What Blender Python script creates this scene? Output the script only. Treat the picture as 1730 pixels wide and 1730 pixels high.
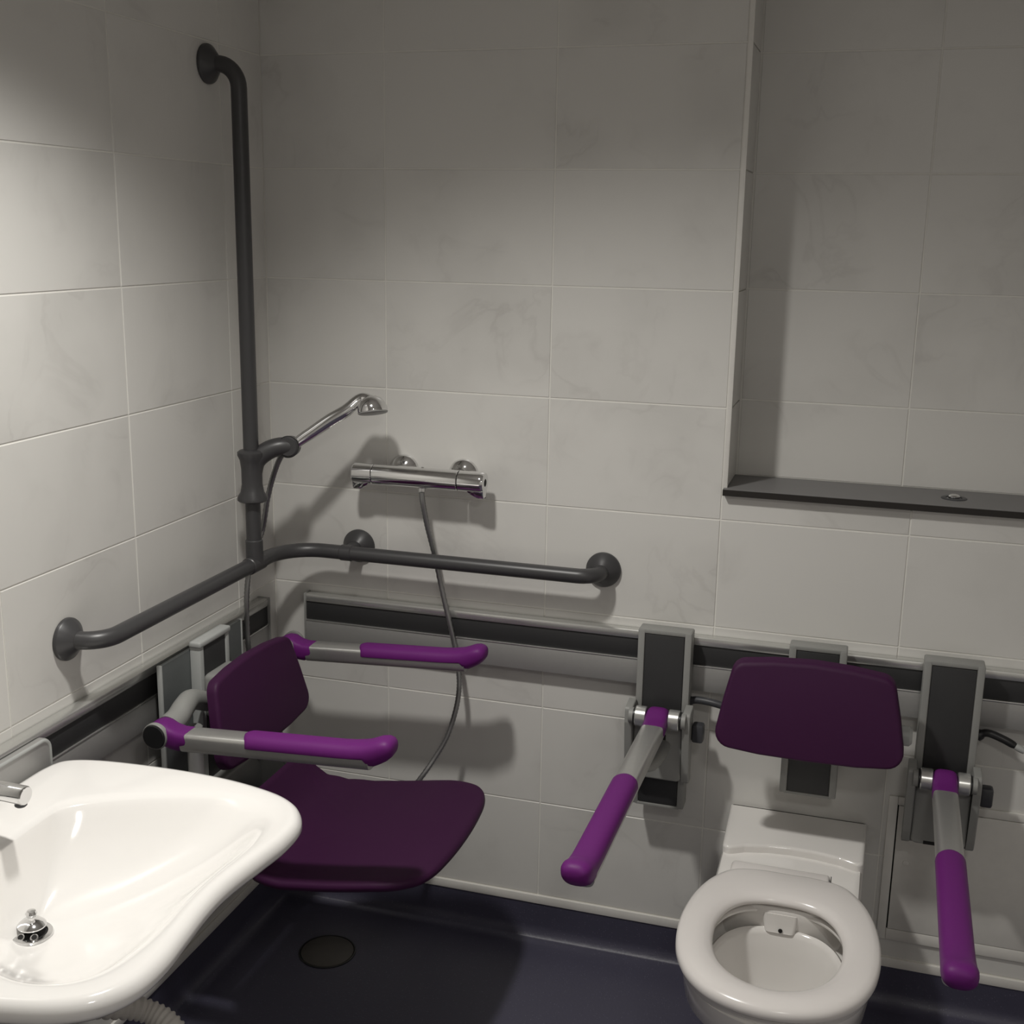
import bpy, bmesh, math, random
from mathutils import Vector, Matrix
from math import sin, cos, pi, radians

for o in list(bpy.data.objects):
    bpy.data.objects.remove(o)
SC = bpy.context.scene
COL = SC.collection

# ------------------------------------------------------------------ camera
F_PX = 2032.89
YAW, PITCH, ROLL = -0.293174, -0.230799, 0.016872
cd = bpy.data.cameras.new('camera')
cam = bpy.data.objects.new('camera', cd)
COL.objects.link(cam)
fw = Vector((sin(YAW)*cos(PITCH), cos(YAW)*cos(PITCH), sin(PITCH)))
r0 = Vector((cos(YAW), -sin(YAW), 0))
u0 = r0.cross(fw)
rt = cos(ROLL)*r0 + sin(ROLL)*u0
up = -sin(ROLL)*r0 + cos(ROLL)*u0
M = Matrix((( rt.x, up.x, -fw.x, 1.4147), (rt.y, up.y, -fw.y, -2.6255), (rt.z, up.z, -fw.z, 1.7415), (0, 0, 0, 1)))
cam.matrix_world = M
cd.sensor_width = 36
cd.lens = F_PX/1730*36
cd.clip_start = .02
SC.camera = cam

# ------------------------------------------------------------------ light, exposure
w = bpy.data.worlds.new('world'); SC.world = w
w.use_nodes = True
w.node_tree.nodes['Background'].inputs[0].default_value = (.5, .5, .5, 1)
w.node_tree.nodes['Background'].inputs[1].default_value = 0.02
LAMP = Vector((.5, -1.07, 2.352))
MAIN_W, FILL_W = 87.0, 7.4
FILL_LAMP = Vector((1.75, -2.55, 2.40))
SC.view_settings.view_transform = 'Standard'
SC.view_settings.look = 'None'
SC.view_settings.exposure = 0.0
SC.view_settings.gamma = 1
SC.view_settings.use_curve_mapping = False

# ------------------------------------------------------------------ materials
def nt(name):
    m = bpy.data.materials.new(name); m.use_nodes = True
    t = m.node_tree; b = t.nodes['Principled BSDF']
    return m, t, b
def mat(name, col, rough=.5, metal=0., var=.06, scale=40., bump=0., coat=0., spec=.5):
    m, t, b = nt(name)
    tc = t.nodes.new('ShaderNodeNewGeometry')
    n = t.nodes.new('ShaderNodeTexNoise'); n.inputs['Scale'].default_value = scale
    n.inputs['Detail'].default_value = 3
    t.links.new(tc.outputs['Position'], n.inputs['Vector'])
    r = t.nodes.new('ShaderNodeMapRange')
    r.inputs['To Min'].default_value = 1-var; r.inputs['To Max'].default_value = 1+var
    t.links.new(n.outputs['Fac'], r.inputs['Value'])
    mx = t.nodes.new('ShaderNodeVectorMath'); mx.operation = 'SCALE'
    mx.inputs[0].default_value = col
    t.links.new(r.outputs['Result'], mx.inputs['Scale'])
    t.links.new(mx.outputs['Vector'], b.inputs['Base Color'])
    b.inputs['Roughness'].default_value = rough
    b.inputs['Metallic'].default_value = metal
    b.inputs['Specular IOR Level'].default_value = spec
    b.inputs['Coat Weight'].default_value = coat
    b.inputs['Coat Roughness'].default_value = .08
    if bump:
        bp = t.nodes.new('ShaderNodeBump'); bp.inputs['Strength'].default_value = bump
        bp.inputs['Distance'].default_value = .001
        t.links.new(n.outputs['Fac'], bp.inputs['Height'])
        t.links.new(bp.outputs['Normal'], b.inputs['Normal'])
    return m
def tile_mat():
    m, t, b = nt('marbled_tile')
    g = t.nodes.new('ShaderNodeNewGeometry'); oi = t.nodes.new('ShaderNodeObjectInfo')
    off = t.nodes.new('ShaderNodeVectorMath'); off.operation = 'SCALE'
    off.inputs[0].default_value = (7, 13, 5)
    t.links.new(oi.outputs['Random'], off.inputs['Scale'])
    ad = t.nodes.new('ShaderNodeVectorMath'); ad.operation = 'ADD'
    t.links.new(g.outputs['Position'], ad.inputs[0]); t.links.new(off.outputs['Vector'], ad.inputs[1])
    n = t.nodes.new('ShaderNodeTexNoise'); n.inputs['Scale'].default_value = 5
    n.inputs['Detail'].default_value = 6; n.inputs['Distortion'].default_value = .9
    t.links.new(ad.outputs['Vector'], n.inputs['Vector'])
    # veins: thin dark ridges where the noise crosses its middle
    s = t.nodes.new('ShaderNodeMath'); s.operation = 'SUBTRACT'; s.inputs[1].default_value = .5
    t.links.new(n.outputs['Fac'], s.inputs[0])
    a = t.nodes.new('ShaderNodeMath'); a.operation = 'ABSOLUTE'; t.links.new(s.outputs[0], a.inputs[0])
    v = t.nodes.new('ShaderNodeMapRange'); v.inputs['From Max'].default_value = .035
    v.inputs['To Min'].default_value = 1.0; v.inputs['To Max'].default_value = 0.0
    t.links.new(a.outputs[0], v.inputs['Value'])
    n2 = t.nodes.new('ShaderNodeTexNoise'); n2.inputs['Scale'].default_value = 3.2; n2.inputs['Detail'].default_value = 4
    t.links.new(ad.outputs['Vector'], n2.inputs['Vector'])
    k = t.nodes.new('ShaderNodeMapRange'); k.inputs['From Min'].default_value = .48; k.inputs['From Max'].default_value = .72
    t.links.new(n2.outputs['Fac'], k.inputs['Value'])
    mu = t.nodes.new('ShaderNodeMath'); mu.operation = 'MULTIPLY'
    t.links.new(v.outputs[0], mu.inputs[0]); t.links.new(k.outputs[0], mu.inputs[1])
    cr = t.nodes.new('ShaderNodeMix'); cr.data_type = 'RGBA'
    cr.inputs['A'].default_value = (.675, .662, .632, 1); cr.inputs['B'].default_value = (.60, .588, .56, 1)
    t.links.new(k.outputs[0], cr.inputs['Factor'])
    c2 = t.nodes.new('ShaderNodeMix'); c2.data_type = 'RGBA'
    c2.inputs['B'].default_value = (.45, .43, .41, 1)
    t.links.new(cr.outputs['Result'], c2.inputs['A'])
    hf = t.nodes.new('ShaderNodeMath'); hf.operation = 'MULTIPLY'; hf.inputs[1].default_value = .38
    t.links.new(mu.outputs[0], hf.inputs[0]); t.links.new(hf.outputs[0], c2.inputs['Factor'])
    t.links.new(c2.outputs['Result'], b.inputs['Base Color'])
    b.inputs['Roughness'].default_value = .33
    b.inputs['Specular IOR Level'].default_value = .42
    return m
def vinyl_mat():
    m, t, b = nt('speckled_vinyl')
    g = t.nodes.new('ShaderNodeNewGeometry')
    vo = t.nodes.new('ShaderNodeTexVoronoi'); vo.inputs['Scale'].default_value = 190
    t.links.new(g.outputs['Position'], vo.inputs['Vector'])
    r = t.nodes.new('ShaderNodeMapRange'); r.inputs['From Min'].default_value = .0; r.inputs['From Max'].default_value = .28
    r.inputs['To Min'].default_value = 1; r.inputs['To Max'].default_value = 0
    t.links.new(vo.outputs['Distance'], r.inputs['Value'])
    sp = t.nodes.new('ShaderNodeSeparateColor'); t.links.new(vo.outputs['Color'], sp.inputs[0])
    gt = t.nodes.new('ShaderNodeMath'); gt.operation = 'GREATER_THAN'; gt.inputs[1].default_value = .72
    t.links.new(sp.outputs[0], gt.inputs[0])
    mu = t.nodes.new('ShaderNodeMath'); mu.operation = 'MULTIPLY'
    t.links.new(gt.outputs[0], mu.inputs[0]); t.links.new(r.outputs[0], mu.inputs[1])
    mx = t.nodes.new('ShaderNodeMix'); mx.data_type = 'RGBA'
    mx.inputs['A'].default_value = (.060, .057, .088, 1); mx.inputs['B'].default_value = (.16, .155, .21, 1)
    t.links.new(mu.outputs[0], mx.inputs['Factor'])
    t.links.new(mx.outputs['Result'], b.inputs['Base Color'])
    b.inputs['Roughness'].default_value = .42
    bp = t.nodes.new('ShaderNodeBump'); bp.inputs['Strength'].default_value = .25; bp.inputs['Distance'].default_value = .0015
    n = t.nodes.new('ShaderNodeTexNoise'); n.inputs['Scale'].default_value = 160
    t.links.new(g.outputs['Position'], n.inputs['Vector'])
    t.links.new(n.outputs['Fac'], bp.inputs['Height']); t.links.new(bp.outputs['Normal'], b.inputs['Normal'])
    return m
TILE = tile_mat(); VINYL = vinyl_mat()
GROUT = mat('grout', (.76, .745, .70), .85, var=.05, scale=60)
TRIMW = mat('white_trim', (.74, .72, .68), .45)
PAINT = mat('white_paint', (.82, .80, .77), .8)
CEIL = mat('ceiling_paint', (.86, .84, .81), .9)
CERAMIC = mat('white_ceramic', (.80, .775, .745), .12, coat=.4, var=.01)
SEATW = mat('white_seat_plastic', (.80, .765, .74), .2, var=.01)
CHROME = mat('chrome', (.78, .78, .78), .09, 1., var=.01)
ALU = mat('brushed_aluminium', (.40, .395, .385), .42, .45, var=.04, scale=120)
ALUB = mat('bright_aluminium', (.68, .68, .66), .27, .8, var=.03, scale=120)
RAILG = mat('dark_grey_coating', (.047, .046, .048), .38, var=.05)
ANTH = mat('anthracite_panel', (.029, .029, .030), .55, var=.05)
LGREY = mat('light_grey_plastic', (.27, .27, .258), .48, var=.03)
LGREY2 = mat('pale_grey_cap', (.40, .41, .40), .45, var=.03)
BLACK = mat('black_plastic', (.012, .012, .013), .35)
DKGREY = mat('charcoal_plastic', (.045, .046, .052), .45)
PURPLE = mat('dark_purple_shell', (.042, .0075, .040), .55, var=.05, scale=200, bump=.08, spec=.22)
VIOLET = mat('violet_grip', (.135, .014, .155), .5, var=.05, scale=200, bump=.08, spec=.25)
SHELF = mat('grey_laminate', (.19, .185, .185), .5, var=.04)
SHELFE = mat('black_laminate_edge', (.016, .013, .011), .5)
DRAINM = mat('brown_drain_cover', (.075, .068, .06), .5)
HOSEW = mat('white_corrugated_plastic', (.62, .59, .55), .5)
HOSEM = mat('metal_hose', (.30, .30, .30), .30, .85)
BASINW = mat('basin_ceramic', (.92, .90, .875), .12, coat=.4, var=.01)
ARMALU = mat('satin_aluminium', (.56, .555, .54), .36, .8, var=.03, scale=120)
PLATE = mat('teal_grey_plate', (.135, .145, .145), .42, .3)
HOLE = mat('dark_hole', (.008, .007, .007), .8)
FACE = mat('grey_spray_face', (.30, .30, .29), .4)
WATER = mat('inner_ceramic', (.72, .69, .65), .1, coat=.5, var=.01)

# ------------------------------------------------------------------ mesh helpers
def obj(name, bm, m, parent=None, ang=35, smooth=True):
    me = bpy.data.meshes.new(name)
    bmesh.ops.recalc_face_normals(bm, faces=bm.faces)
    bm.to_mesh(me); bm.free()
    if smooth:
        me.shade_smooth(); me.set_sharp_from_angle(angle=radians(ang))
    if m: me.materials.append(m)
    o = bpy.data.objects.new(name, me); COL.objects.link(o)
    if parent:
        o.parent = parent
        o.matrix_parent_inverse = parent_inv(parent)
    return o
def parent_inv(p):
    mtx = Matrix.Translation(p.location)
    q = p
    while q.parent:
        q = q.parent
    if q is not p:
        mtx = Matrix.Translation(q.location)
    return mtx.inverted() if q is p else (q.matrix_parent_inverse if False else Matrix.Identity(4))
def thing(name, label, cat, loc):
    o = bpy.data.objects.new(name, None); COL.objects.link(o)
    o.empty_display_size = .05
    o.location = loc; o['label'] = label; o['category'] = cat
    return o
def tag(o, label, cat, group=None):
    o['label'] = label; o['category'] = cat
    if group: o['group'] = group
    return o
def struct(o):
    o['kind'] = 'structure'; return o
def box(bm, x0, x1, y0, y1, z0, z1, bev=0., seg=2):
    r = bmesh.ops.create_cube(bm, size=1)
    vs = r['verts']
    for v in vs:
        v.co = Vector((x0+(v.co.x+.5)*(x1-x0), y0+(v.co.y+.5)*(y1-y0), z0+(v.co.z+.5)*(z1-z0)))
    if bev:
        es = list({e for v in vs for e in v.link_edges})
        bmesh.ops.bevel(bm, geom=es, offset=bev, segments=seg, profile=.5, affect='EDGES')
    return bm
def B(*a, **k):
    return box(bmesh.new(), *a, **k)
def loft(bm, loops, cap0=True, cap1=True, closed=True):
    rings = [[bm.verts.new(p) for p in L] for L in loops]
    n = len(rings[0])
    for a, b in zip(rings, rings[1:]):
        for i in range(n if closed else n-1):
            j = (i+1) % n
            bm.faces.new((a[i], a[j], b[j], b[i]))
    if cap0: bm.faces.new(rings[0][::-1])
    if cap1: bm.faces.new(rings[-1])
    return bm
def frame(d):
    d = Vector(d).normalized()
    a = Vector((0, 0, 1)) if abs(d.z) < .9 else Vector((1, 0, 0))
    u = d.cross(a).normalized(); v = u.cross(d).normalized()
    return u, v
def lathe(bm, p, axis, prof, n=32, cap0=True, cap1=True):
    """prof: (distance along axis, radius)"""
    p = Vector(p); d = Vector(axis).normalized(); u, v = frame(d)
    L = [[p + d*s + (u*cos(2*pi*i/n) + v*sin(2*pi*i/n))*max(r, 1e-4) for i in range(n)] for s, r in prof]
    return loft(bm, L, cap0, cap1)
def cyl(bm, a, b, r, bev=.002, n=32, r2=None):
    a, b = Vector(a), Vector(b); L = (b-a).length; r2 = r if r2 is None else r2
    return lathe(bm, a, b-a, [(0, r-bev), (bev, r), (L-bev, r2), (L, r2-bev)], n)
def fillet_path(pts, rad, seg=8):
    pts = [Vector(p) for p in pts]
    if not isinstance(rad, (list, tuple)): rad = [rad]*len(pts)
    out = [pts[0]]
    for i in range(1, len(pts)-1):
        a, b, c = pts[i-1], pts[i], pts[i+1]
        d1 = (a-b).normalized(); d2 = (c-b).normalized()
        th = d1.angle(d2)
        if th > 3.1: out.append(b); continue
        t = rad[i]/math.tan(th/2)
        p1 = b+d1*t; p2 = b+d2*t
        cen = b + (d1+d2).normalized()*(rad[i]/sin(th/2))
        v1 = p1-cen; v2 = p2-cen; an = v1.angle(v2); ax = v1.cross(v2).normalized()
        for k in range(seg+1):
            out.append(cen + Matrix.Rotation(an*k/seg, 3, ax) @ v1)
    out.append(pts[-1])
    return out
def catmull(pts, n=8, closed=False):
    pts = [Vector(p) for p in pts]; out = []
    N = len(pts)
    rng = range(N) if closed else range(N-1)
    for i in rng:
        if closed: p0, p1, p2, p3 = pts[i-1], pts[i], pts[(i+1) % N], pts[(i+2) % N]
        else:
            p1, p2 = pts[i], pts[i+1]
            p0 = pts[i-1] if i else p1*2-p2
            p3 = pts[i+2] if i+2 < N else p2*2-p1
        for k in range(n):
            t = k/n
            out.append(.5*((2*p1)+(p2-p0)*t+(2*p0-5*p1+4*p2-p3)*t*t+(3*p1-p0-3*p2+p3)*t**3))
    if not closed: out.append(pts[-1])
    return out
def sweep(bm, path, rad, n=16, caps=True):
    path = [Vector(p) for p in path]
    if not isinstance(rad, (list, tuple)): rad = [rad]*len(path)
    loops = []; u = None
    for i, p in enumerate(path):
        d = (path[min(i+1, len(path)-1)]-path[max(i-1, 0)]).normalized()
        if u is None: u, v = frame(d)
        else:
            u = (u - d*u.dot(d)).normalized(); v = u.cross(d).normalized()
        loops.append([p+(u*cos(2*pi*k/n)+v*sin(2*pi*k/n))*rad[i] for k in range(n)])
    return loft(bm, loops, caps, caps)
def round_poly(pts, rads, seg=6):
    n = len(pts); out = []
    if not isinstance(rads, (list, tuple)): rads = [rads]*n
    for i in range(n):
        a, b, c = [Vector((*pts[j % n], 0)) for j in (i-1, i, i+1)]
        q = fillet_path([a, b, c], [0, rads[i], 0], seg)[1:-1]
        out += [(v.x, v.y) for v in q]
    return out
def inset(poly, d):
    n = len(poly); out = []
    area = sum(poly[i][0]*poly[(i+1) % n][1]-poly[(i+1) % n][0]*poly[i][1] for i in range(n))
    s = 1 if area > 0 else -1
    for i in range(n):
        p = Vector(poly[i]); a = Vector(poly[i-1]); c = Vector(poly[(i+1) % n])
        t = (c-a).normalized(); nn = Vector((-t.y, t.x))*s
        q = p+nn*d; out.append((q.x, q.y))
    return out
def plate(bm, poly, th, bev, fn, bulge=None):
    """poly in (u,v); fn(u,v,w)->Vector, w from 0 (back) to th (front)"""
    k = 4; L = []
    for i in range(k+1):
        a = pi/2*i/k
        L.append([fn(u, v, bev*(1-sin(a))) for u, v in inset(poly, bev*(1-cos(pi/2-a)))])
    for i in range(k+1):
        a = pi/2*i/k
        L.append([fn(u, v, th-bev*(1-sin(pi/2-a)) if False else th-bev*(1-sin(a))) for u, v in inset(poly, bev*(1-cos(a)))])
    return loft(bm, L)
def sect(a, bt, bb, n=24, e=2.6):
    out = []
    for i in range(n):
        t = 2*pi*i/n
        c, s = cos(t), sin(t)
        out.append((math.copysign(abs(c)**(2/e), c)*a, math.copysign(abs(s)**(2/e), s)*(bt if s > 0 else bb)))
    return out

# ------------------------------------------------------------------ room shell
ROW0, RH, TW = 1.37, .25, .40           # height of a known joint, tile height and width
XR, YF, ZC = 2.5, -3.3, 2.42
NX0, NZ, ND = 1.117, 1.194, .16         # niche: left jamb, sill top, depth
G = .0016                                # half joint
rows = [ROW0+k*RH for k in range(-5, 6)] # .12 ... 
bm = bmesh.new()
box(bm, -.1, NX0-.004, .0013, .3, -.05, ZC)
box(bm, NX0-.004, XR+.1, .0013, .3, -.05, NZ-.02)
box(bm, NX0-.004, XR+.1, ND+.0013, .3, NZ-.02, ZC)
wall_back = struct(obj('wall_back', bm, GROUT, smooth=False))
wall_left = struct(obj('wall_left', B(-.2, -.0013, YF-.1, .1, -.05, ZC), GROUT, smooth=False))
wall_right = struct(obj('wall_right', B(XR, XR+.1, YF-.1, .1, -.05, ZC), PAINT, smooth=False))
wall_front = struct(obj('wall_front', B(-.1, XR+.1, YF-.1, YF, -.05, ZC), PAINT, smooth=False))
ceiling = struct(obj('ceiling', B(-.2, XR+.1, YF-.1, .3, ZC, ZC+.1), CEIL, smooth=False))

_tm = {}
def tile_mesh(wd, ht):
    k = (round(wd, 4), round(ht, 4))
    if k not in _tm:
        bm = bmesh.new(); c = .0007
        def lp(i, d): return [Vector((x, y, d)) for x, y in ((-wd/2+i, -ht/2+i), (wd/2-i, -ht/2+i), (wd/2-i, ht/2-i), (-wd/2+i, ht/2-i))]
        loft(bm, [lp(0, -.006), lp(0, -c), lp(c, 0)], True, True)
        bmesh.ops.recalc_face_normals(bm, faces=bm.faces)
        me = bpy.data.meshes.new('tile'); bm.to_mesh(me); bm.free()
        me.materials.append(TILE); _tm[k] = me
    return _tm[k]
random.seed(4)
def tile(parent, mtx, wd, ht):
    o = bpy.data.objects.new('tile', tile_mesh(wd, ht)); COL.objects.link(o)
    o.parent = parent
    tilt = Matrix.Rotation(random.uniform(-.0012, .0012), 4, 'X') @ Matrix.Rotation(random.uniform(-.0012, .0012), 4, 'Y')
    o.matrix_world = mtx @ tilt
RB = Matrix(((1, 0, 0, 0), (0, 0, -1, 0), (0, 1, 0, 0), (0, 0, 0, 1)))   # local z -> -y (back wall)
RL = Matrix(((0, 0, 1, 0), (1, 0, 0, 0), (0, 1, 0, 0), (0, 0, 0, 1)))    # local z -> +x (left wall)
RJ = Matrix(((0, 0, 1, 0), (-1, 0, 0, 0), (0, -1, 0, 0), (0, 0, 0, 1)))
def spans(cuts, lo, hi):
    c = [lo]+[x for x in cuts if lo+.004 < x < hi-.004]+[hi]
    return [(a+G, b-G) for a, b in zip(c, c[1:])]
rz = spans(rows, .12, ZC)
V = [.3067+i*TW for i in range(-1, 7)]
for a, b in spans(V, .0, NX0-.0103):                      # back wall left of the niche
    for z0, z1 in rz:
        tile(wall_back, Matrix.Translation(((a+b)/2, 0, (z0+z1)/2)) @ RB, b-a, z1-z0)
for a, b in spans(V, NX0-.0103, XR):                      # below the niche
    for z0, z1 in spans(rows, .12, NZ-.016):
        tile(wall_back, Matrix.Translation(((a+b)/2, 0, (z0+z1)/2)) @ RB, b-a, z1-z0)
for a, b in spans([1.487, 1.887, 2.287], NX0+.002, XR):   # niche back
    for z0, z1 in spans(rows, NZ, ZC):
        tile(wall_back, Matrix.Translation(((a+b)/2, ND, (z0+z1)/2)) @ RB, b-a, z1-z0)
for z0, z1 in spans(rows, NZ, ZC):                        # niche jamb
    tile(wall_back, Matrix.Translation((NX0, ND/2, (z0+z1)/2)) @ RL, ND-.004, z1-z0)
for a, b in spans([-.1818-i*TW for i in range(8)][::-1], YF, -.0005):
    for z0, z1 in rz:
        tile(wall_left, Matrix.Translation((0, (a+b)/2, (z0+z1)/2)) @ RL, b-a, z1-z0)
struct(obj('trim_1', B(NX0-.0098, NX0+.0006, -.0012, .006, NZ-.016, ZC, bev=.0008), TRIMW))   # tile edge profile of the niche

# floor with coved edge
prof = [(.0025, .100)]+[(.0025, .06)]+[(.0025+.035*(1-cos(pi/2*k/8)), .035*(1-sin(pi/2*k/8))) for k in range(9)]
bm = bmesh.new()
loops = [[Vector((d, YF, z)), Vector((d, -d, z)), Vector((XR, -d, z))] for d, z in prof]
rings = [[bm.verts.new(p) for p in L] for L in loops]
for a, b in zip(rings, rings[1:]):
    for i in range(2): bm.faces.new((a[i], a[i+1], b[i+1], b[i]))
bm.faces.new(rings[-1]+[bm.verts.new((XR, YF, 0))])
struct(obj('floor', bm, VINYL, ang=50))
bm = bmesh.new(); box(bm, -.002, XR, -.0055, .002, .096, .119, bev=.002)
struct(obj('baseboard_back', bm, TRIMW))
bm = bmesh.new(); box(bm, -.002, .0055, YF, -.006, .096, .119, bev=.002)
struct(obj('baseboard_left', bm, TRIMW))

# ------------------------------------------------------------------ ceiling downlight and added fill lamp
t = thing('downlight', 'round recessed downlight in the ceiling above the basin', 'ceiling light', (LAMP.x, LAMP.y, ZC))
obj('ring', lathe(bmesh.new(), (LAMP.x, LAMP.y, ZC), (0, 0, -1), [(0, .075), (.006, .075), (.01, .07), (.01, .06), (.004, .058), (.0, .05)], 40), TRIMW, t)
ld = bpy.data.lights.new('downlight_lamp', 'SPOT'); ld.shadow_soft_size = .055
ld.energy = MAIN_W; ld.color = (1, .977, .926); ld.spot_size = radians(139); ld.spot_blend = 1.0
lo = bpy.data.objects.new('downlight_lamp', ld); COL.objects.link(lo)
lo.parent = t; lo.location = (0, 0, LAMP.z-ZC)
lo.rotation_euler = Vector((.22, -.03, -1)).to_track_quat('-Z', 'Y').to_euler()
t = thing('added_fill_lamp', 'added fill lamp, round and flush on the unseen ceiling', 'ceiling light', (FILL_LAMP.x, FILL_LAMP.y, ZC))  # invented lamp and housing, added out of view to raise the ambient light
obj('fill_lamp_housing', lathe(bmesh.new(), (FILL_LAMP.x, FILL_LAMP.y, ZC), (0, 0, -1), [(0, .17), (.012, .17), (.014, .165)], 40), TRIMW, t)
ld = bpy.data.lights.new('added_fill_light', 'AREA'); ld.shape = 'DISK'; ld.size = .3
ld.energy = FILL_W; ld.color = (1, .977, .926)
lo = bpy.data.objects.new('added_fill_light', ld); COL.objects.link(lo)
lo.parent = t; lo.location = (0, 0, FILL_LAMP.z-ZC)

# ------------------------------------------------------------------ niche shelf
t = thing('shelf_board', 'grey laminate shelf with black front edge at the foot of the wall niche', 'shelf', (1.6, .07, NZ))
bm = bmesh.new(); box(bm, 1.110, XR, -.021, ND, NZ-.0145, NZ-.0006, bev=.0006, seg=1)
obj('edge', bm, SHELFE, t)
obj('top', B(1.1115, XR, -.0195, ND-.001, NZ-.0012, NZ, bev=.0003, seg=1), SHELF, t)
t = thing('flush_button', 'round chrome push button set into the grey niche shelf', 'button', (1.593, .069, NZ))
obj('rim', lathe(bmesh.new(), (1.593, .069, NZ-.001), (0, 0, 1), [(0, .027), (.002, .027), (.003, .0245), (.0025, .017), (.0008, .0165)], 36), DKGREY, t)
obj('plunger', lathe(bmesh.new(), (1.593, .069, NZ), (0, 0, 1), [(0, .012), (.005, .012), (.008, .009), (.009, .004)], 32), CHROME, t)

# ------------------------------------------------------------------ wall tracks
TZ0, TZ1 = .722, .851
def track(name, label, axis, a, b):
    """a wall rail; axis 'x' on the back wall, 'y' on the left wall"""
    loc = ((a+b)/2, 0, TZ0) if axis == 'x' else (0, (a+b)/2, TZ0)
    t = thing(name, label, 'wall track', loc); t['group'] = 'wall mounting tracks'
    def bb(s0, s1, d0, d1, z0, z1, bev):
        return B(s0, s1, -d1, -d0, z0, z1, bev=bev) if axis == 'x' else B(d0, d1, s0, s1, z0, z1, bev=bev)
    obj('back_profile', bb(a+.003, b-.003, .001, .024, TZ0, TZ1-.004, .001), ALU, t)
    obj('top_lip', bb(a+.003, b-.003, .001, .031, TZ1-.020, TZ1, .0045), ALUB, t)
    obj('cover_strip', bb(a+.004, b-.004, .02, .0265, TZ1-.066, TZ1-.0205, .001), ANTH, t)
    obj('bead', bb(a+.003, b-.003, .02, .0295, TZ1-.0705, TZ1-.0665, .001), ALUB, t)
    obj('lower_face', bb(a+.003, b-.003, .02, .0285, TZ0, TZ1-.071, .001), ALU, t)
    e = a if axis == 'x' else b-.004
    obj('end_cap', bb(e, e+.004, .0005, .0325, TZ0-.001, TZ1+.001, .001), LGREY, t)
    return t
track('wall_track', 'horizontal aluminium and anthracite mounting track along the wall behind the toilet', 'x', .094, XR)
track('wall_track', 'horizontal aluminium mounting track on the wall beside the basin and shower seat', 'y', -2.2, -.09)

# ------------------------------------------------------------------ grab rail
RZ, RO, RR = .98, .075, .0172
RY = -.235                                # riser position along the left wall
t = thing('grab_rail', 'dark grey grab rail running round the corner with a tall vertical riser', 'grab rail', (RO, RY, RZ))
path = [(.004, -.818, RZ), (RO, -.818, RZ), (RO, -RO, RZ), (.846, -RO, RZ), (.846, -.004, RZ)]
obj('horizontal_rail', sweep(bmesh.new(), fillet_path(path, [0, .055, .10, .045, 0], 10), RR, 24), RAILG, t)
path = [(RO, RY, RZ), (RO, RY, 2.072), (.004, RY, 2.072)]
obj('riser', sweep(bmesh.new(), fillet_path(path, [0, .05, 0], 10), RR, 24), RAILG, t)
def rosette(p, ax, par):
    obj('wall_flange', lathe(bmesh.new(), p, ax, [(0.001, .041), (.006, .041), (.009, .0395), (.022, .024), (.026, .0195), (.028, .0172)], 40), RAILG, par)
rosette((0, -.818, RZ), (1, 0, 0), t); rosette((0, RY, 2.072), (1, 0, 0), t)
rosette((.846, 0, RZ), (0, -1, 0), t); rosette((.233, 0, RZ), (0, -1, 0), t)
bm = bmesh.new(); cyl(bm, (.233, -.01, RZ), (.233, -RO, RZ), .0165)
obj('stand_off', bm, RAILG, t)
bm = bmesh.new(); cyl(bm, (.218, -RO, RZ), (.248, -RO, RZ), .0192)
obj('sleeve', bm, RAILG, t)
bm = bmesh.new(); cyl(bm, (RO, RY-.03, RZ), (RO, RY+.03, RZ), .0198)
cyl(bm, (RO, RY, RZ), (RO, RY, RZ+.058), .0198)
obj('tee_fitting', bm, RAILG, t)

# ------------------------------------------------------------------ shower holder on the riser
HP = Vector((.148, -.19, 1.252))           # holder ring centre
HEAD = Vector((.317, -.12, 1.346))
t = thing('shower_holder', 'dark grey sliding shower holder clamped on the vertical riser', 'shower holder', (RO, RY, 1.13))
obj('clamp_body', lathe(bmesh.new(), (RO, RY, 1.128), (0, 0, 1),
    [(0, .0180), (.0, .030), (.003, .034), (.010, .034), (.022, .0265), (.04, .0235), (.075, .0235), (.095, .026), (.107, .031), (.114, .031), (.118, .026), (.12, .018)], 36), RAILG, t)
path = catmull([(RO, RY, 1.19), (.083, -.228, 1.222), (.105, -.215, 1.243), (.128, -.203, 1.252), tuple(HP)], 5)
obj('arm', sweep(bmesh.new(), path, [.0225-.002*i/len(path) for i in range(len(path))], 20), RAILG, t)
hd = (HEAD-HP).normalized()
side = Vector((0.25, -1, .1)).normalized()
obj('pivot_drum', lathe(bmesh.new(), HP-side*.018, side, [(0, .020), (.003, .0235), (.033, .0235), (.036, .020), (.037, .003)], 32), RAILG, t)
obj('drum_ring', lathe(bmesh.new(), HP+side*.012, side, [(0, .0252), (.003, .0252)], 32), BLACK, t)

t = thing('hand_shower', 'chrome hand shower resting in the dark grey holder', 'hand shower', tuple(HP))
pth = catmull([HP-hd*.01+Vector((0, 0, -.012)), HP+hd*.02, HP+hd*.06+Vector((0, 0, .006)), HP+hd*.105+Vector((0, 0, .013)), HP+hd*.145+Vector((0, 0, .016)), HEAD+Vector((-.022, -.002, .0145)), HEAD+Vector((.004, -.002, .012))], 6)
nn = len(pth)
obj('handle', sweep(bmesh.new(), pth, [.0098+.0052*sin(pi*min(.8, i/nn*1.0)) for i in range(nn)], 24), CHROME, t)
ax = Vector((.20, -.22, -1)).normalized()
HC = HEAD+Vector((.004, 0, .014))
hh_ = obj('head', lathe(bmesh.new(), HC, ax, [(-.009, .002), (-.0075, .012), (-.002, .0225), (.007, .0295), (.017, .0335), (.026, .0345), (.0285, .0342)], 40, True, False), CHROME, t)
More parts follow.
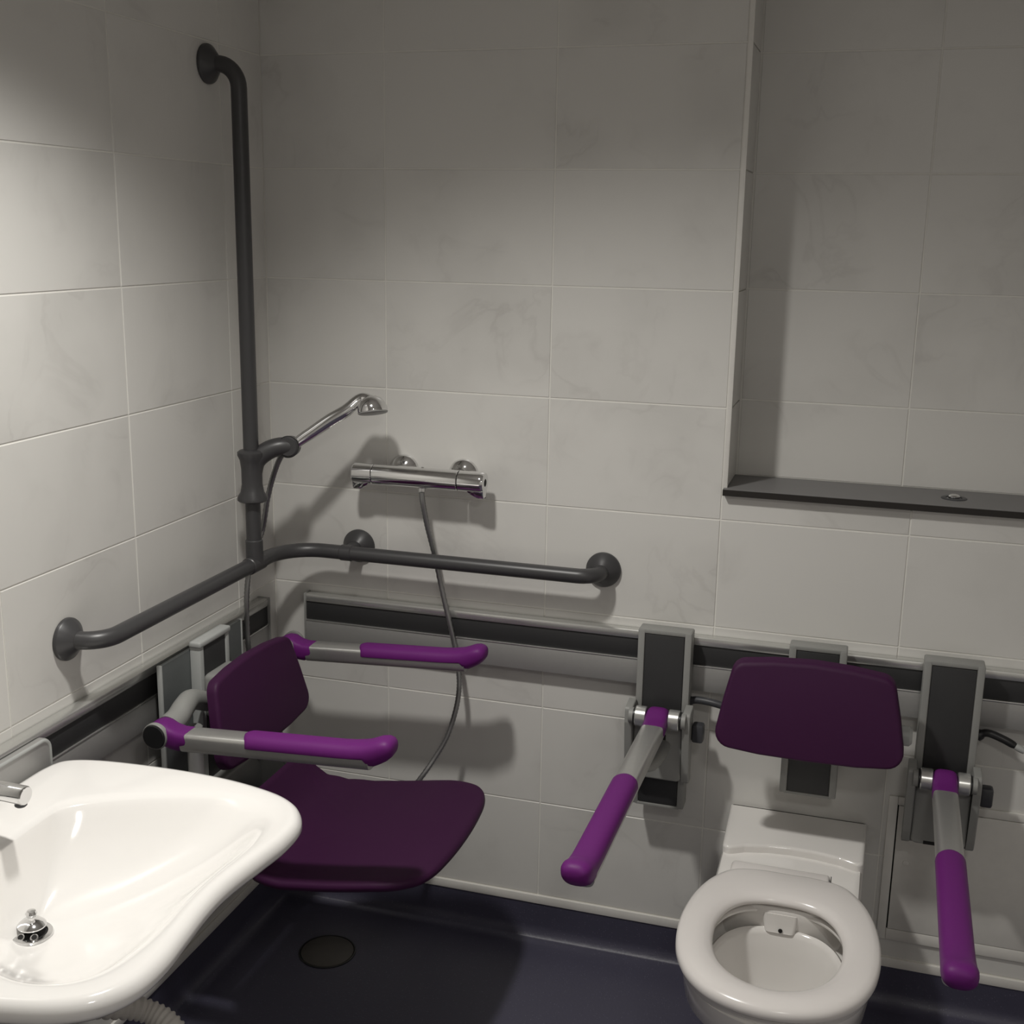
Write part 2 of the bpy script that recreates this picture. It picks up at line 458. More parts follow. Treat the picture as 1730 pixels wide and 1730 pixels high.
obj('spray_face', lathe(bmesh.new(), HC+ax*.0283, ax, [(-.004, .0337), (.0025, .0337), (.004, .031), (.0042, .01), (.0042, .001)], 40), FACE, hh_)

# ------------------------------------------------------------------ mixer
MZ, MY = 1.176, -.066
t = thing('shower_mixer', 'chrome thermostatic shower mixer on the back wall', 'mixer tap', (.415, 0, MZ))
obj('body', lathe(bmesh.new(), (.303, MY, MZ), (1, 0, 0), [(0, .0235), (.001, .0245), (.209, .0245), (.21, .0235)], 40), CHROME, t)
k = obj('temperature_knob', lathe(bmesh.new(), (.251, MY, MZ), (1, 0, 0), [(0, .0215), (.003, .0238), (.049, .0242), (.0505, .023)], 40), CHROME, t)
def lever(x0, x1, name, par):
    bm = bmesh.new()
    L = []
    for f, dz, wv in ((0, -.016, .016), (.35, -.026, .0135), (.7, -.033, .011), (1, -.037, .008)):
        xx = x0+(x1-x0)*(.55-.55*f); xe = x0+(x1-x0)*(1-.62*f)
        a, b = min(x0, xe), max(x0, xe)
        L.append([Vector((a, MY-wv, MZ+dz)), Vector((b, MY-wv, MZ+dz)), Vector((b, MY+wv, MZ+dz)), Vector((a, MY+wv, MZ+dz))])
    loft(bm, L)
    bmesh.ops.bevel(bm, geom=list(bm.edges), offset=.003, segments=2, profile=.5, affect='EDGES')
    o = obj(name, bm, CHROME, par)
lever(.251, .298, 'lever', k)
k = obj('flow_knob', lathe(bmesh.new(), (.5145, MY, MZ), (1, 0, 0), [(0, .023), (.0015, .0242), (.052, .0250), (.058, .0245), (.062, .0225), (.0625, .009), (.058, .0085)], 40), CHROME, t)
obj('knob_hole', lathe(bmesh.new(), (.5715, MY, MZ), (1, 0, 0), [(0, .0088), (.0055, .0088)], 24), HOLE, k)
lever(.577, .532, 'lever', k)
for x in (.353, .503):
    obj('wall_rosette', lathe(bmesh.new(), (x, 0, MZ+.003), (0, -1, 0), [(.0008, .0365), (.004, .0365), (.010, .033), (.016, .022), (.02, .017), (.05, .0165)], 40), CHROME, t)
bm = bmesh.new(); cyl(bm, (.421, MY, MZ-.02), (.421, MY, MZ-.033), .0095)
obj('outlet', bm, CHROME, t)
bm = bmesh.new(); cyl(bm, (.424, MY, MZ+.022), (.424, MY, MZ+.0262), .0035, .001)
obj('index_pin', bm, CHROME, t)

# ------------------------------------------------------------------ hose
HOSE = [(.4215, MY, MZ-.031), (.424, MY, 1.118), (.432, -.056, 1.058), (.446, -.043, .984), (.469, -.043, .883), (.493, -.046, .791), (.509, -.055, .728), (.517, -.065, .673), (.513, -.078, .617),
        (.497, -.095, .553), (.474, -.115, .504), (.445, -.145, .455), (.39, -.18, .38), (.30, -.2, .31), (.2, -.2, .32), (.11, -.19, .46), (.075, -.2, .6), (.055, -.225, .72), (.05, -.236, .79), (.049, -.234, .88),
        (.049, -.221, .945), (.047, -.19, 1.0), (.052, -.155, 1.035), (.075, -.165, 1.12), (.098, -.175, 1.18), (.120, -.183, 1.222), (.139, -.19, 1.240)]
pth = catmull(HOSE, 14)
bm = bmesh.new()
sweep(bm, pth, [.0068 if i % 2 else .0059 for i in range(len(pth))], 12)
tag(obj('shower_hose', bm, HOSEM, ang=80), 'flexible metal shower hose looping from the mixer down behind the purple seat', 'hose')

# ------------------------------------------------------------------ arms
def basis(o, d):
    d = Vector(d).normalized(); wv = Vector((0, 0, 1)).cross(d).normalized(); uv = d.cross(wv)
    o = Vector(o)
    return lambda s, l, h: o+d*s+wv*l+uv*h
def arm(par, o, d, L, pad0, outer=0, hubw=.050, barrels=True):
    """hinged support arm: o pivot centre, d direction of the arm"""
    f = basis(o, d)
    fy = (f(0, 1, 0)-f(0, 0, 0))
    h0 = -.008
    bm = bmesh.new(); loops = []
    for s in (.052, .054, L*.5, L-.026):
        loops.append([f(s, a, h+h0) for a, h in sect(.0250, .0175, .0245, 32, 3.6)])
    bm2 = loft(bm, loops)
    obj('arm_tube', bm2, ARMALU, par)
    # violet neck that wraps the hinge
    bm = bmesh.new(); loops = []
    for s, a, bt, bb, hh in ((-.0235, hubw/2-.001, .008, .008, 0), (-.021, hubw/2, .013, .013, 0), (-.012, hubw/2, .0225, .0225, 0), (0, hubw/2, .0262, .0262, 0), (.014, hubw/2, .0245, .026, 0),
                            (.028, .0254, .0195, .0275, -.004), (.044, .0256, .0182, .0255, -.0075), (.062, .0256, .0183, .013, -.008), (.066, .0250, .0178, .009, -.008)):
        loops.append([f(s, x, h+hh) for x, h in sect(a, bt, bb, 28, 3.2)])
    obj('hinge_neck', loft(bm, loops), VIOLET, par)
    # pad with upturned nose
    bm = bmesh.new(); loops = []
    st = []
    for k in range(6):
        a = pi/2*k/5
        st.append((pad0+.016*(1-cos(pi/2-a)) if False else pad0+.016*(1-cos(a)), .0272*max(.12, sin(a)), .0235*(.8+.2*sin(a)), .004, 0))
    n = 8
    for k in range(1, n+1):
        st.append((pad0+.016+(L-.085-pad0-.016)*k/n, .0272, .0235, .004, 0))
    for k, (ds, a, bt, bb, up_) in enumerate(((-.06, .0273, .0235, .005, .001), (-.036, .0277, .0235, .009, .004), (-.0295, .0278, .0235, .024, .0055), (-.018, .028, .0228, .0285, .010), (-.006, .0279, .0215, .0285, .0155), (.006, .027, .0195, .0255, .019), (.015, .0238, .0155, .0195, .0205), (.020, .0185, .011, .013, .0205), (.0225, .011, .006, .007, .0205))):
        st.append((L+ds, a, bt, bb, up_))
    for s, a, bt, bb, up_ in st:
        loops.append([f(s, x, h+h0+.0005+up_) for x, h in sect(a, bt, bb, 28, 2.5)])
    obj('arm_pad', loft(bm, loops), VIOLET, par)
    return f

def profile_column(par, x0, x1, z0, z1, yf=-.078):
    """vertical carrier: aluminium sides with an anthracite cover, hung on the back track"""
    cb_ = obj('column_body', B(x0+.004, x1-.004, yf+.006, -.0335, z0+.003, z1-.003, bev=.002), LGREY, par)
    for a, b in ((x0, x0+.0155), (x1-.0155, x1)):
        obj('column_edge', B(a, b, yf, -.034, z0, z1, bev=.003), LGREY, par)
    obj('column_cap', B(x0+.002, x1-.002, yf+.001, -.036, z1-.009, z1+.001, bev=.002), LGREY, par)
    obj('cover_panel', B(x0+.0165, x1-.0165, yf+.001, yf+.0075, z0+.006, z1-.010, bev=.0015), ANTH, cb_)
    obj('bottom_rim', B(x0+.01, x1-.01, yf+.0005, yf+.01, z0-.001, z0+.0055, bev=.001), LGREY, par)

def support_arm(name, label, xc, pz, colz0, carz0, L, dx):
    t = thing(name, label, 'support arm', (xc, 0, pz)); t['group'] = 'hinged support arms beside the toilet'
    profile_column(t, xc-.0605, xc+.0605, colz0, .872)
    py = -.125
    # sliding carriage
    zt = pz+.028
    obj('carriage_back', B(xc-.069, xc+.069, -.097, -.081, carz0, zt-.045, bev=.005, seg=3), LGREY, t)
    for s in (-1, 1):
        bm = bmesh.new()
        a, b = sorted((xc+s*.0565, xc+s*.0735))
        L4 = [[Vector((x, y, z)) for x in (a,) for y, z in ()] for _ in ()]
        poly = round_poly([(-.0795, zt-.004), (-.128, zt-.010), (-.132, zt-.045), (-.114, carz0+.03), (-.104, carz0), (-.0795, carz0)], [.004, .010, .014, .02, .012, .004], 5)
        plate(bm, poly, b-a, .0035, lambda u, v, w_: Vector((a+w_, u, v)))
        obj('carriage_cheek', bm, LGREY, t)
    bm = bmesh.new()
    poly = round_poly([(-.056, carz0+.004), (.056, carz0+.004), (.056, zt-.05), (-.056, zt-.05)], .012, 5)
    plate(bm, poly, .016, .005, lambda u, v, w_: Vector((xc+u, -.094-w_, v)))
    obj('carriage_front', bm, LGREY, t)
    obj('slot', B(xc+.012, xc+.018, -.1105, -.108, pz-.06, pz-.044), HOLE, t)
    d = Vector((dx, -1, 0)).normalized()
    f = arm(t, (xc, py, pz), d, L, .325)
    for s in (-1, 1):
        bm = bmesh.new(); cyl(bm, (xc+s*.0250, py, pz), (xc+s*.0495, py, pz), .0235, .0015, 36)
        obj('hinge_barrel', bm, ALUB, t)
        bm = bmesh.new(); cyl(bm, (xc+s*.0495, py, pz), (xc+s*.0535, py, pz), .0205, .0008, 28)
        obj('hinge_washer', bm, BLACK, t)
        bm = bmesh.new(); cyl(bm, (xc+s*.0533, py, pz), (xc+s*.064, py, pz), .018, .0008, 28)
        obj('hinge_pin', bm, LGREY, t)
    # stay under the arm
    bm = bmesh.new(); loops = []
    for q, ww, hh in ((f(-.022, .012, -.070), .017, .014), (f(.02, .012, -.072), .0165, .015), (f(.07, .012, -.068), .015, .015), (f(.12, .011, -.058), .013, .014), (f(.165, .010, -.044), .011, .011), (f(.185, .009, -.036), .009, .006)):
        loops.append([q+Vector((a, 0, h)) for a, h in sect(ww, hh, hh, 20, 2.4)])
    obj('arm_stay', loft(bm, loops), LGREY, t)
    # locking knob and lever
    bm = bmesh.new()
    box(bm, xc+.0740, xc+.1005, -.104, -.076, pz-.058, pz-.014, bev=.006)
    obj('locking_knob', bm, DKGREY, t)
    return t

t = support_arm('support_arm', 'purple hinged support arm on the side of the toilet nearer the shower seat', 1.0075, .684, .447, .525, .715, -.010)
lev = catmull([(1.066, -.045, .703), (1.085, -.05, .709), (1.12, -.056, .709), (1.165, -.058, .701)], 5)
obj('track_lever', sweep(bmesh.new(), lev, [.0105, .0105]+[.0085]*(len(lev)-4)+[.008, .006], 14), DKGREY, t)
t2 = support_arm('support_arm', 'purple hinged support arm on the far side of the toilet, next to the access panel', 1.6195, .627, .50, .465, .725, -.010)
lev = catmull([(1.682, -.042, .706), (1.70, -.047, .716), (1.73, -.055, .71), (1.757, -.06, .699)], 5)
obj('track_lever', sweep(bmesh.new(), lev, [.013, .012, .011]+[.0085]*(len(lev)-5)+[.008, .006], 14), BLACK, t2)
obj('lever_tip', lathe(bmesh.new(), (1.756, -.0598, .6995), (.9, -.16, -.4), [(0, .007), (.012, .0075), (.02, .006), (.022, .003)], 16), LGREY2, t2)
bm = bmesh.new()
obj('carriage_opening', B(1.590, 1.640, -.1115, -.109, .471, .4785), HOLE, t2)

# ------------------------------------------------------------------ back pads
def backpad_poly(ht=.2, wt=.163, wb=.198):
    # slightly crowned top and bottom edges
    pts = [(-wb, .012), (-wb*.5, -.001), (0, -.004), (wb*.5, -.001), (wb, .012), (wt+.018, ht*.55), (wt, ht-.008), (wt*.5, ht), (0, ht+.003), (-wt*.5, ht), (-wt, ht-.008), (-wt-.018, ht*.55)]
    return round_poly(pts, [.036, .12, .2, .12, .036, .12, .030, .1, .2, .1, .030, .12], 6)
def curved(fn, c=.35):
    return lambda u, v, w_: fn(u, v, w_+c*u*u)
t = thing('toilet_back_support', 'dark purple padded backrest above the toilet', 'backrest', (1.34, -.03, .53))
profile_column(t, 1.280, 1.402, .527, .872)
PC = Vector((1.337, -.19, .673)); tl = radians(12)
bm = bmesh.new()
fn = lambda u, v, w_: PC+Vector((u, sin(tl)*v-w_*cos(tl), cos(tl)*v-w_*sin(tl)))
plate(bm, backpad_poly(), .024, .009, curved(fn, .25))
obj('back_pad', bm, PURPLE, t)
obj('pad_mount', B(1.285, 1.395, -.183, -.078, .74, .815, bev=.01, seg=3), LGREY, t)
bm = bmesh.new(); cyl(bm, (1.15, -.150, .728), (1.545, -.150, .728), .021, .006)
obj('hinge_bar', bm, LGREY2, t)

# ------------------------------------------------------------------ shower seat on the left wall
SY = -.436
t = thing('folding_shower_chair', 'dark purple wall-mounted shower seat with backrest and two armrests', 'shower chair', (0, SY, .5))
wp_ = obj('wall_plate', B(.049, .0575, -.600, -.278, .56, .856, bev=.001), PLATE, t)
obj('plate_edge', B(.048, .0585, -.606, -.600, .56, .857, bev=.0015), LGREY2, wp_)
obj('plate_edge', B(.048, .0585, -.278, -.272, .56, .857, bev=.0015), LGREY2, wp_)
obj('plate_hook', B(.0325, .049, -.52, -.35, .70, .80, bev=.002), PLATE, t)
x0, x1, y0, y1 = .058, .084, -.4965, -.3755
obj('post_body', B(x0, x1-.005, y0+.004, y1-.004, .40, .868, bev=.002), LGREY, t)
for a, b in ((y0, y0+.0155), (y1-.0155, y1)):
    obj('post_edge', B(x0, x1, a, b, .40, .868, bev=.003), LGREY2, t)
obj('post_panel', B(x1-.008, x1-.001, y0+.0165, y1-.0165, .41, .862, bev=.0015), ANTH, t)
obj('post_cap', B(x0-.001, x1+.003, y0-.004, y1+.004, .862, .876, bev=.0045, seg=3), LGREY2, t)
# backrest
BC = Vector((.190, SY-.004, .640)); tl2 = radians(11)
fn2 = lambda u, v, w_: BC+Vector((-sin(tl2)*v+w_*cos(tl2), -u, cos(tl2)*v+w_*sin(tl2)))
bm = bmesh.new(); plate(bm, backpad_poly(), .024, .009, curved(fn2, .25))
obj('backrest', bm, PURPLE, t)
obj('backrest_mount', B(.080, .178, -.487, -.385, .70, .80, bev=.012, seg=3), LGREY, t)
obj('backrest_clip', B(.130, .160, -.480, -.395, .800, .822, bev=.004), LGREY2, t)
AZ = .765
for s in (-1, 1):
    ya = SY+s*.270
    d = Vector((1, 0, .055)).normalized()
    arm(t, (.122, ya, AZ), d, .475, .185)
    ye = ya+s*.0235
    hc_ = obj('hinge_cap', lathe(bmesh.new(), (.122, ye-s*.004, AZ), (0, s, 0), [(0, .0268), (.008, .0268), (.0095, .0258)], 36), LGREY, t)
    obj('hinge_cover', lathe(bmesh.new(), (.122, ye+s*.001, AZ), (0, s, 0), [(0, .0245), (.006, .0245), (.0075, .0225), (.008, .004)], 36), BLACK, hc_)
    q = 1 if s < 0 else -.6
    cb = catmull([(.122, ya-s*.02, AZ+.001), (.121, ya-s*.055, AZ+.006*q), (.117, ya-s*.09, AZ+.018*q), (.112, ya-s*.125, AZ+.018*q), (.108, ya-s*.19, AZ-.012)], 6)
    obj('cross_bar', sweep(bmesh.new(), cb, [.0245-.004*i/len(cb) for i in range(len(cb))], 22), LGREY, t)
# seat shell
def seat_z(x):
    pts = [(.15, .575), (.20, .553), (.225, .510), (.25, .482), (.29, .464), (.35, .463), (.45, .478), (.55, .496), (.62, .503), (.65, .500), (.68, .488)]
    for (a, za), (b, zb) in zip(pts, pts[1:]):
        if x <= b:
            q = max(0, min(1, (x-a)/(b-a))); return za+(zb-za)*q
    return pts[-1][1]
half = [(.198, 0), (.198, .14), (.203, .172), (.222, .188), (.246, .203), (.275, .225), (.325, .242), (.42, .246), (.52, .246), (.585, .238), (.63, .212), (.652, .165), (.661, .09), (.664, 0)]
out = catmull([Vector((x, y, 0)) for x, y in half]+[Vector((x, -y, 0)) for x, y in half[-2:0:-1]], 6, closed=True)
out = [(p.x, p.y) for p in out]
cx0 = .43
bm = bmesh.new()
def lp(scale, dz, ins):
    pl = inset(out, ins)
    L = []
    for x, y in pl:
        xx = cx0+(x-cx0)*scale; yy = y*scale
        L.append(Vector((xx, SY+yy, seat_z(xx)+dz)))
    return L
loops = [lp(.25, -.022, .02), lp(.6, -.022, .02), lp(.9, -.022, .014), lp(1, -.021, .008), lp(1, -.017, .003), lp(1, -.011, 0), lp(1, -.005, .001), lp(1, -.001, .005), lp(1, 0, .011)]
for q in (.93, .82, .7, .55, .4, .25, .1):
    loops.append(lp(q, 0, .011))
loft(bm, loops)
obj('seat', bm, PURPLE, t, ang=60)
# carrier under the seat
bm = bmesh.new()
poly = round_poly([(-.135, .40), (.135, .40), (.135, .515), (.10, .555), (-.10, .555), (-.135, .515)], .02, 5)
plate(bm, poly, .03, .006, lambda u, v, w_: Vector((.0835+w_, SY+u, v)))
obj('seat_hinge_plate', bm, LGREY, t)
for s in (-1, 1):
    bm = bmesh.new()
    poly = round_poly([(.088, .41), (.36, .415), (.36, .440), (.21, .456), (.17, .545), (.088, .565)], [.004, .008, .008, .03, .02, .004], 5)
    plate(bm, poly, .016, .004, lambda u, v, w_: Vector((u, SY+s*.135-.008+w_, v)))
    obj('seat_bracket', bm, LGREY, t)
    bm = bmesh.new(); cyl(bm, (.128, SY+s*.165, .60), (.128, SY+s*.165, .735), .0165, .002)
    obj('arm_strut', bm, ALU, t)
    bm = bmesh.new(); cyl(bm, (.128, SY+s*.165, .592), (.128, SY+s*.165, .602), .021, .002)
    obj('strut_ring', bm, DKGREY, t)
    obj('strut_bracket', B(.088, .145, SY+s*.165-.022, SY+s*.165+.022, .545, .594, bev=.008, seg=3), LGREY, t)

# ------------------------------------------------------------------ toilet
TX = 1.3215
t = thing('toilet', 'white wall-hung toilet with open seat ring', 'toilet', (TX, -.35, .12))
def ring(half, z, sc=1., ins=0., yc=-.53):
    P = [Vector((x, y, 0)) for x, y in half]+[Vector((-x, y, 0)) for x, y in half[-2:0:-1]]
    P = catmull(P, 5, closed=True)
    pl = inset([(p.x, p.y) for p in P], ins)
    return [Vector((TX+x*sc, yc+(y-yc)*sc, z)) for x, y in pl]
so = [(0, -.293), (.07, -.294), (.112, -.308), (.145, -.345), (.172, -.41), (.186, -.49), (.187, -.565), (.174, -.64), (.143, -.703), (.10, -.742), (.05, -.762), (0, -.768)]
si = [(0, -.402), (.05, -.408), (.088, -.435), (.112, -.487), (.118, -.54), (.112, -.595), (.093, -.643), (.06, -.678), (.03, -.692), (0, -.697)]
so = so
# resample both outlines to the same count
def resamp(half, n=12):
    P = catmull([Vector((x, y, 0)) for x, y in half], 12)
    ln = [0]
    for a, b in zip(P, P[1:]): ln.append(ln[-1]+(b-a).length)
    out_ = []
    for k in range(n+1):
        s = ln[-1]*k/n; i = 0
        while i < len(ln)-2 and ln[i+1] < s: i += 1
        q = (s-ln[i])/(ln[i+1]-ln[i]) if ln[i+1] > ln[i] else 0
        p = P[i].lerp(P[i+1], q); out_.append((p.x, p.y))
    return out_
so, si = resamp(so), resamp(si)
bm = bmesh.new()
zs = .455
loops = [ring(si, zs-.022, ins=-.006), ring(si, zs-.017, ins=-.001), ring(si, zs-.010, ins=-.002), ring(si, zs-.004, ins=-.009), ring(si, zs, ins=-.022)]
mid = [((a[0]+b[0])/2, (a[1]+b[1])/2) for a, b in zip(so, si)]
loops += [ring(mid, zs+.0015), ring(so, zs, ins=.016), ring(so, zs-.003, ins=.006), ring(so, zs-.009, ins=.001), ring(so, zs-.018), ring(so, zs-.023, ins=.002), ring(so, zs-.024, ins=.02), ring(si, zs-.024, ins=-.02)]
loops.append(loops[0])
loft(bm, loops, False, False)
bmesh.ops.remove_doubles(bm, verts=bm.verts, dist=1e-5)
obj('seat_ring', bm, SEATW, t, ang=60)
# pan: outside, rim, bowl
bm = bmesh.new(); zr = .4225
po = [(x, max(y, -.40) if False else y) for x, y in so]
def pring(sx, y_front, y_back, z, ins=0):
    out_ = []
    for p in ring(so, z, ins=ins):
        q = (p.y-(-.768))/(-.293+.768)
        out_.append(Vector((TX+(p.x-TX)*sx, y_front+(y_back-y_front)*q, z)))
    return out_
loops = [pring(.34, -.50, -.12, .125), pring(.42, -.53, -.11, .13), pring(.50, -.565, -.10, .16), pring(.58, -.60, -.10, .21), pring(.70, -.655, -.12, .28), pring(.83, -.705, -.17, .34), pring(.92, -.735, -.23, .385), pring(.965, -.750, -.27, .41), pring(.965, -.750, -.275, zr-.003), pring(.95, -.745, -.28, zr)]
inn = [(x, y) for x, y in si]
loops += [ring(inn, zr, ins=-.016), ring(inn, zr-.004, ins=-.011), ring(inn, zr-.009, ins=-.012), ring(inn, zr-.011, ins=-.018)]
loops += [ring(inn, zr-.011, ins=-.052), ring(inn, zr-.016, ins=-.058), ring(inn, zr-.070, ins=-.050), ring(inn, zr-.085, ins=-.034), ring(inn, zr-.085, ins=-.022), ring(inn, zr-.050, ins=-.016), ring(inn, zr-.043, ins=-.0145), ring(inn, zr-.0405, ins=-.010), ring(inn, zr-.043, ins=-.005), ring(inn, zr-.052, ins=0), ring(inn, zr-.09, ins=.008), ring(inn, zr-.14, ins=.020), ring(inn, zr-.19, sc=.72), ring(inn, zr-.21, sc=.5), ring(inn, zr-.217, sc=.25)]
loft(bm, loops)
obj('pan', bm, CERAMIC, t, ang=50)
# rear shelf of the pan
bm = bmesh.new()
poly = [(-.153, 0)]+[(-.153+.306*k/16, -.222+.048*sin(pi*k/16)**.8) for k in range(17)]+[(.153, 0)]
poly = poly[:1]+poly[1:]
plate(bm, round_poly([(-.153, -.001), (-.146, -.218), (-.10, -.190), (-.05, -.176), (0, -.171), (.05, -.173), (.10, -.182), (.150, -.203), (.154, -.001)], [.004, .014, .03, .05, .05, .05, .03, .014, .004], 4), .11, .007, lambda u, v, w_: Vector((TX+u, v, .335+w_)))
obj('rear_shelf', bm, CERAMIC, t)
bm = bmesh.new()
L = []
for z, wx, yf in ((.13, .07, -.30), (.17, .095, -.33), (.25, .125, -.36), (.33, .142, -.385), (.40, .149, -.395), (.42, .150, -.397), (.4265, .146, -.393)):
    L.append([Vector((TX+u, v, z)) for u, v in round_poly([(-wx, -.001), (-wx*.97, yf), (wx*.97, yf), (wx, -.001)], [.004, .03, .03, .004], 4)])
loft(bm, L)
obj('pan_rear', bm, CERAMIC, t, ang=50)
bm = bmesh.new(); box(bm, TX-.118, TX+.085, -.310, -.262, .424, .447, bev=.008, seg=3)
obj('seat_hinge', bm, SEATW, t)
obj('hinge_gap', B(TX+.0855, TX+.0872, -.305, -.272, .43, .4475), HOLE, t)
bm = bmesh.new()
L = []
for z, wx, yf in ((.415, .036, -.398), (.395, .034, -.400), (.383, .031, -.403), (.378, .029, -.405)):
    L.append([Vector((TX-.004+u, v, z)) for u, v in round_poly([(-wx, -.352), (-wx, yf), (wx, yf), (wx, -.352)], [.003, .008, .008, .003], 4)])
loft(bm, L)
obj('flush_distributor', bm, CERAMIC, t)
obj('flush_hole', lathe(bmesh.new(), (TX-.002, -.4035, .384), (0, -1, -.05), [(0, .0042), (.0025, .0042)], 14), HOLE, t)
for s in (-1, 1):
    obj('seat_buffer', B(TX+s*.15-.006, TX+s*.15+.006, -.62, -.60, .420, .433, bev=.003), LGREY, t)
for x, y in ((TX+.135, -.694),):
    obj('rim_mark', B(x-.003, x+.003, y-.016, y-.008, .392, .404, bev=.001), LGREY, t)

# ------------------------------------------------------------------ access panel beside the toilet
t = thing('access_panel', 'white access hatch with thin frame low on the wall beside the toilet', 'hatch', (1.75, 0, .17))
hx0, hx1, hz0, hz1 = 1.517, 2.02, .167, .522
obj('frame_stile', B(hx0, hx0+.0195, -.006, -.0005, hz0, hz1, bev=.001), TRIMW, t)
obj('frame_stile', B(hx1-.0195, hx1, -.006, -.0005, hz0, hz1, bev=.001), TRIMW, t)
obj('frame_rail', B(hx0+.02, hx1-.02, -.006, -.0005, hz0, hz0+.0275, bev=.001), TRIMW, t)
obj('frame_rail', B(hx0+.02, hx1-.02, -.006, -.0005, hz1-.0195, hz1, bev=.001), TRIMW, t)
obj('gap_backing', B(hx0+.019, hx1-.019, -.0012, -.0004, hz0+.027, hz1-.019), HOLE, t)
dl_ = obj('door_leaf', B(hx0+.0225, hx1-.021, -.0065, -.0013, hz0+.0287, hz1-.0208, bev=.001), TRIMW, t)
obj('door_catch', lathe(bmesh.new(), (1.565, -.0062, .365), (0, -1, 0), [(0, .007), (.002, .0065), (.003, .003)], 20), TRIMW, dl_)

# ------------------------------------------------------------------ basin
BY = -1.235
t = thing('washbasin', 'large white ceramic wheelchair-height basin in the foreground', 'basin', (.28, BY, .66))
bo = [(.050, 0), (.050, .10), (.050, .19), (.052, .262), (.072, .304), (.14, .327), (.27, .337), (.38, .333), (.46, .319), (.515, .300), (.553, .271), (.576, .227), (.580, .17), (.573, .11), (.565, .05), (.562, 0)]
bi = [(.176, 0), (.174, .05), (.173, .11), (.177, .145), (.20, .175), (.25, .209), (.31, .239), (.38, .262), (.43, .268), (.475, .258), (.507, .234), (.525, .20), (.533, .15), (.533, .10), (.529, .05), (.527, 0)]
def closed(half, n=8):
    P = catmull([Vector((x, y, 0)) for x, y in half]+[Vector((x, -y, 0)) for x, y in half[-2:0:-1]], n, closed=True)
    return [(p.x, p.y) for p in P]
bo, bi = closed(bo), closed(bi)
def bring(half, z, ins=0., cen=None, k=0.):
    P = inset(half, ins) if ins else half
    if cen: P = [(x+(cen[0]-x)*k, y+(cen[1]-y)*k) for x, y in P]
    zf = z if callable(z) else (lambda x, y: z)
    return [Vector((x, BY+y, zf(x, y))) for x, y in P]
DC = (.232, -.010)
ZB = .80
bm = bmesh.new()
loops = [bring(bo, .615, cen=(.25, 0), k=.80), bring(bo, .625, cen=(.25, 0), k=.64), bring(bo, .665, cen=(.25, 0), k=.46), bring(bo, .71, cen=(.25, 0), k=.32), bring(bo, .745, cen=(.27, 0), k=.18)]
loops += [bring(bo, .760, .022), bring(bo, .764, .012), bring(bo, .770, .0045), bring(bo, .777, 0), bring(bo, .786, .0008), bring(bo, .793, .004), bring(bo, .798, .009), bring(bo, ZB, .015)]
rimp = inset(bo, .019)
bip = bi
for f, zz in ((0, ZB+.0003), (.3, ZB-.0005), (.6, ZB-.002), (.85, ZB-.004), (1, ZB-.007)):
    loops.append([Vector((a[0]+(b[0]-a[0])*f, BY+a[1]+(b[1]-a[1])*f, zz)) for a, b in zip(rimp, bip)])
for k, dz in ((.02, .790), (.05, .783), (.10, .770), (.17, .751), (.26, .732), (.36, .714), (.46, .700), (.56, .688), (.66, .679), (.75, .672), (.83, .667), (.90, .6645)):
    loops.append(bring(bi, dz, cen=DC, k=k))
loft(bm, loops)
obj('bowl', bm, BASINW, t, ang=60)
dp = Vector((DC[0], BY+DC[1], .6635))
w_ = obj('waste_flange', lathe(bmesh.new(), dp, (.04, 0, 1), [(0, .031), (.003, .0325), (.006, .031), (.0065, .024), (.002, .022)], 40), CHROME, t)
obj('waste_well', lathe(bmesh.new(), dp, (.04, 0, 1), [(.001, .0225), (.0035, .0225)], 32), HOLE, w_)
obj('waste_plug', lathe(bmesh.new(), dp+Vector((-.002, .004, .012)), (.04, 0, 1), [(-.008, .004), (0, .016), (.003, .0215), (.005, .0215), (.009, .017), (.012, .008), (.013, .0045), (.017, .004), (.019, .0075), (.024, .009), (.028, .0065), (.029, .002)], 32), CHROME, t)
for a in (-.011, .011):
    obj('waste_hole', lathe(bmesh.new(), dp+Vector((.006+a*.9, -.017+a*.3, .0068)), (.2, -.6, 1), [(0, .0062), (.0015, .0062), (.0016, .004)], 20), CHROME, t)
    obj('waste_hole_core', lathe(bmesh.new(), dp+Vector((.006+a*.9, -.017+a*.3, .0078)), (.2, -.6, 1), [(0, .0042), (.001, .0042)], 20), HOLE, t)
t = thing('basin_bracket', 'grey wall plate with rounded corner behind the white basin', 'bracket', (.04, BY, .55))
bm = bmesh.new()
poly = round_poly([(BY-.30, .55), (BY+.297, .55), (BY+.297, .843), (BY-.30, .843)], [.02]*4, 6)
plate(bm, poly, .012, .003, lambda u, v, w_: Vector((.0335+w_, u, v)))
obj('wall_plate', bm, ALU, t)
bm = bmesh.new()
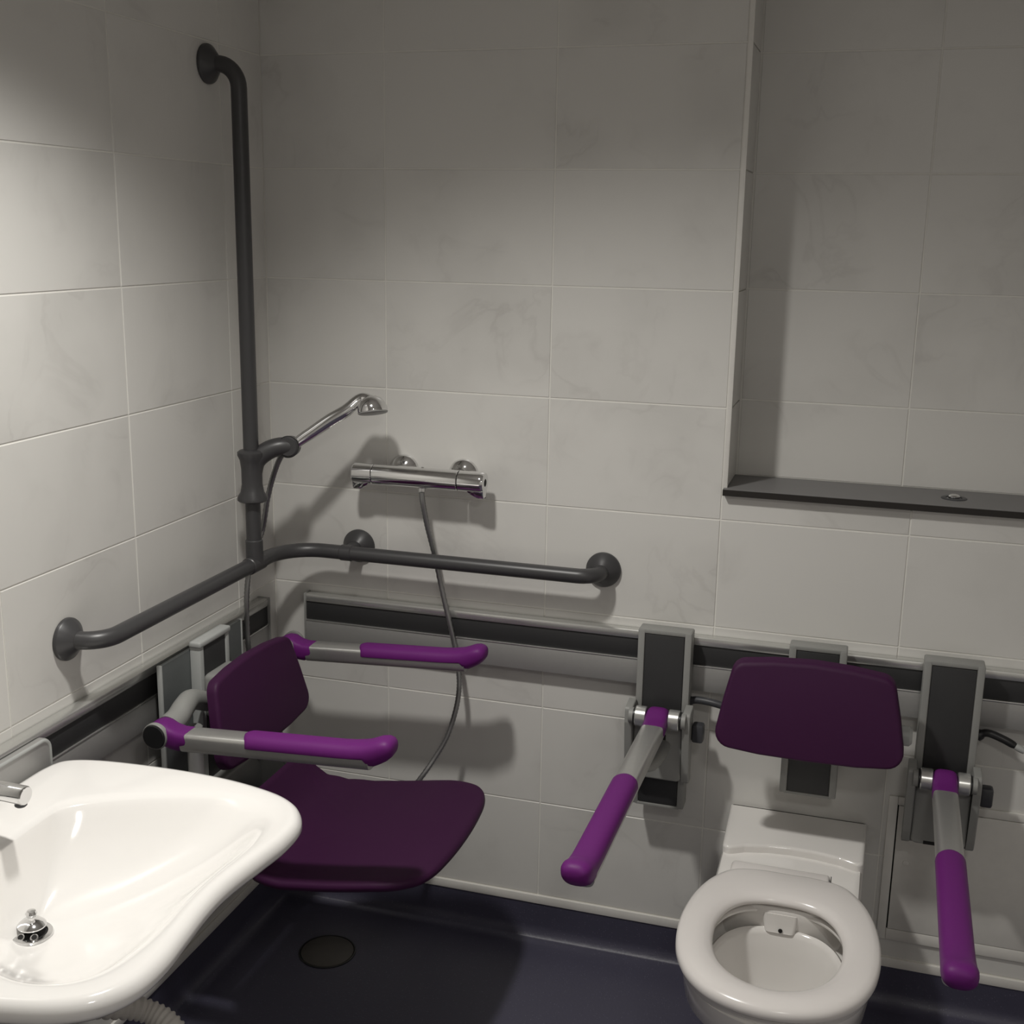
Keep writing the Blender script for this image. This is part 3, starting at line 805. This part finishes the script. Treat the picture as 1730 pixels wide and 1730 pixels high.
sweep(bm, fillet_path([(.045, BY+.294, .56), (.045, BY+.294, .840), (.045, BY-.29, .840)], [0, .02, 0], 6), .0032, 10)
obj('edge_bead', bm, LGREY2, t)

t = thing('basin_tap', 'chrome tap spout reaching over the white basin', 'tap', (.10, BY, .80))
SPY = BY+.025
obj('pillar', lathe(bmesh.new(), (.10, SPY, .797), (0, 0, 1), [(0, .027), (.004, .027), (.006, .0245), (.09, .0235), (.096, .021)], 36), CHROME, t)
sp = [(.098, SPY, .872), (.13, SPY, .878), (.17, SPY, .880), (.2105, SPY, .879), (.213, SPY, .8788)]
obj('spout', sweep(bmesh.new(), sp, [.0165, .0160, .0155, .0152, .0140], 28), CHROME, t)
bm = bmesh.new(); cyl(bm, (.202, SPY, .868), (.202, SPY, .860), .0095)
obj('aerator', bm, DKGREY, t)
bm = bmesh.new(); sweep(bm, [(.10, SPY, .89), (.095, SPY, .915), (.12, SPY, .93), (.16, SPY, .94)], [.02, .02, .012, .009], 20)
obj('lever', bm, CHROME, t)

# flexible waste pipe below the basin
pp = catmull([(.16, -1.19, .60), (.165, -1.15, .50), (.185, -1.06, .405), (.24, -.99, .360), (.30, -.985, .330), (.33, -1.0, .27), (.33, -1.03, .18), (.2, -1.05, .13), (.04, -1.05, .15)], 26)
bm = bmesh.new(); sweep(bm, pp, [.0215 if i % 4 < 2 else .0185 for i in range(len(pp))], 20)
tag(obj('waste_hose', bm, HOSEW, ang=80), 'white corrugated flexible waste pipe hanging under the basin', 'pipe')

# ------------------------------------------------------------------ floor drain
t = thing('floor_drain', 'round dark drain cover in the floor below the shower seat', 'floor drain', (.234, -.226, 0))
obj('rim', lathe(bmesh.new(), (.234, -.226, 0), (0, 0, 1), [(0, .070), (.002, .070), (.0025, .0665), (.001, .066), (.0, .0655)], 48), BLACK, t)
obj('cover', lathe(bmesh.new(), (.234, -.226, 0), (0, 0, 1), [(0, .0645), (.0022, .0645), (.0032, .063), (.0032, .02), (.0032, .001)], 48), DRAINM, t)
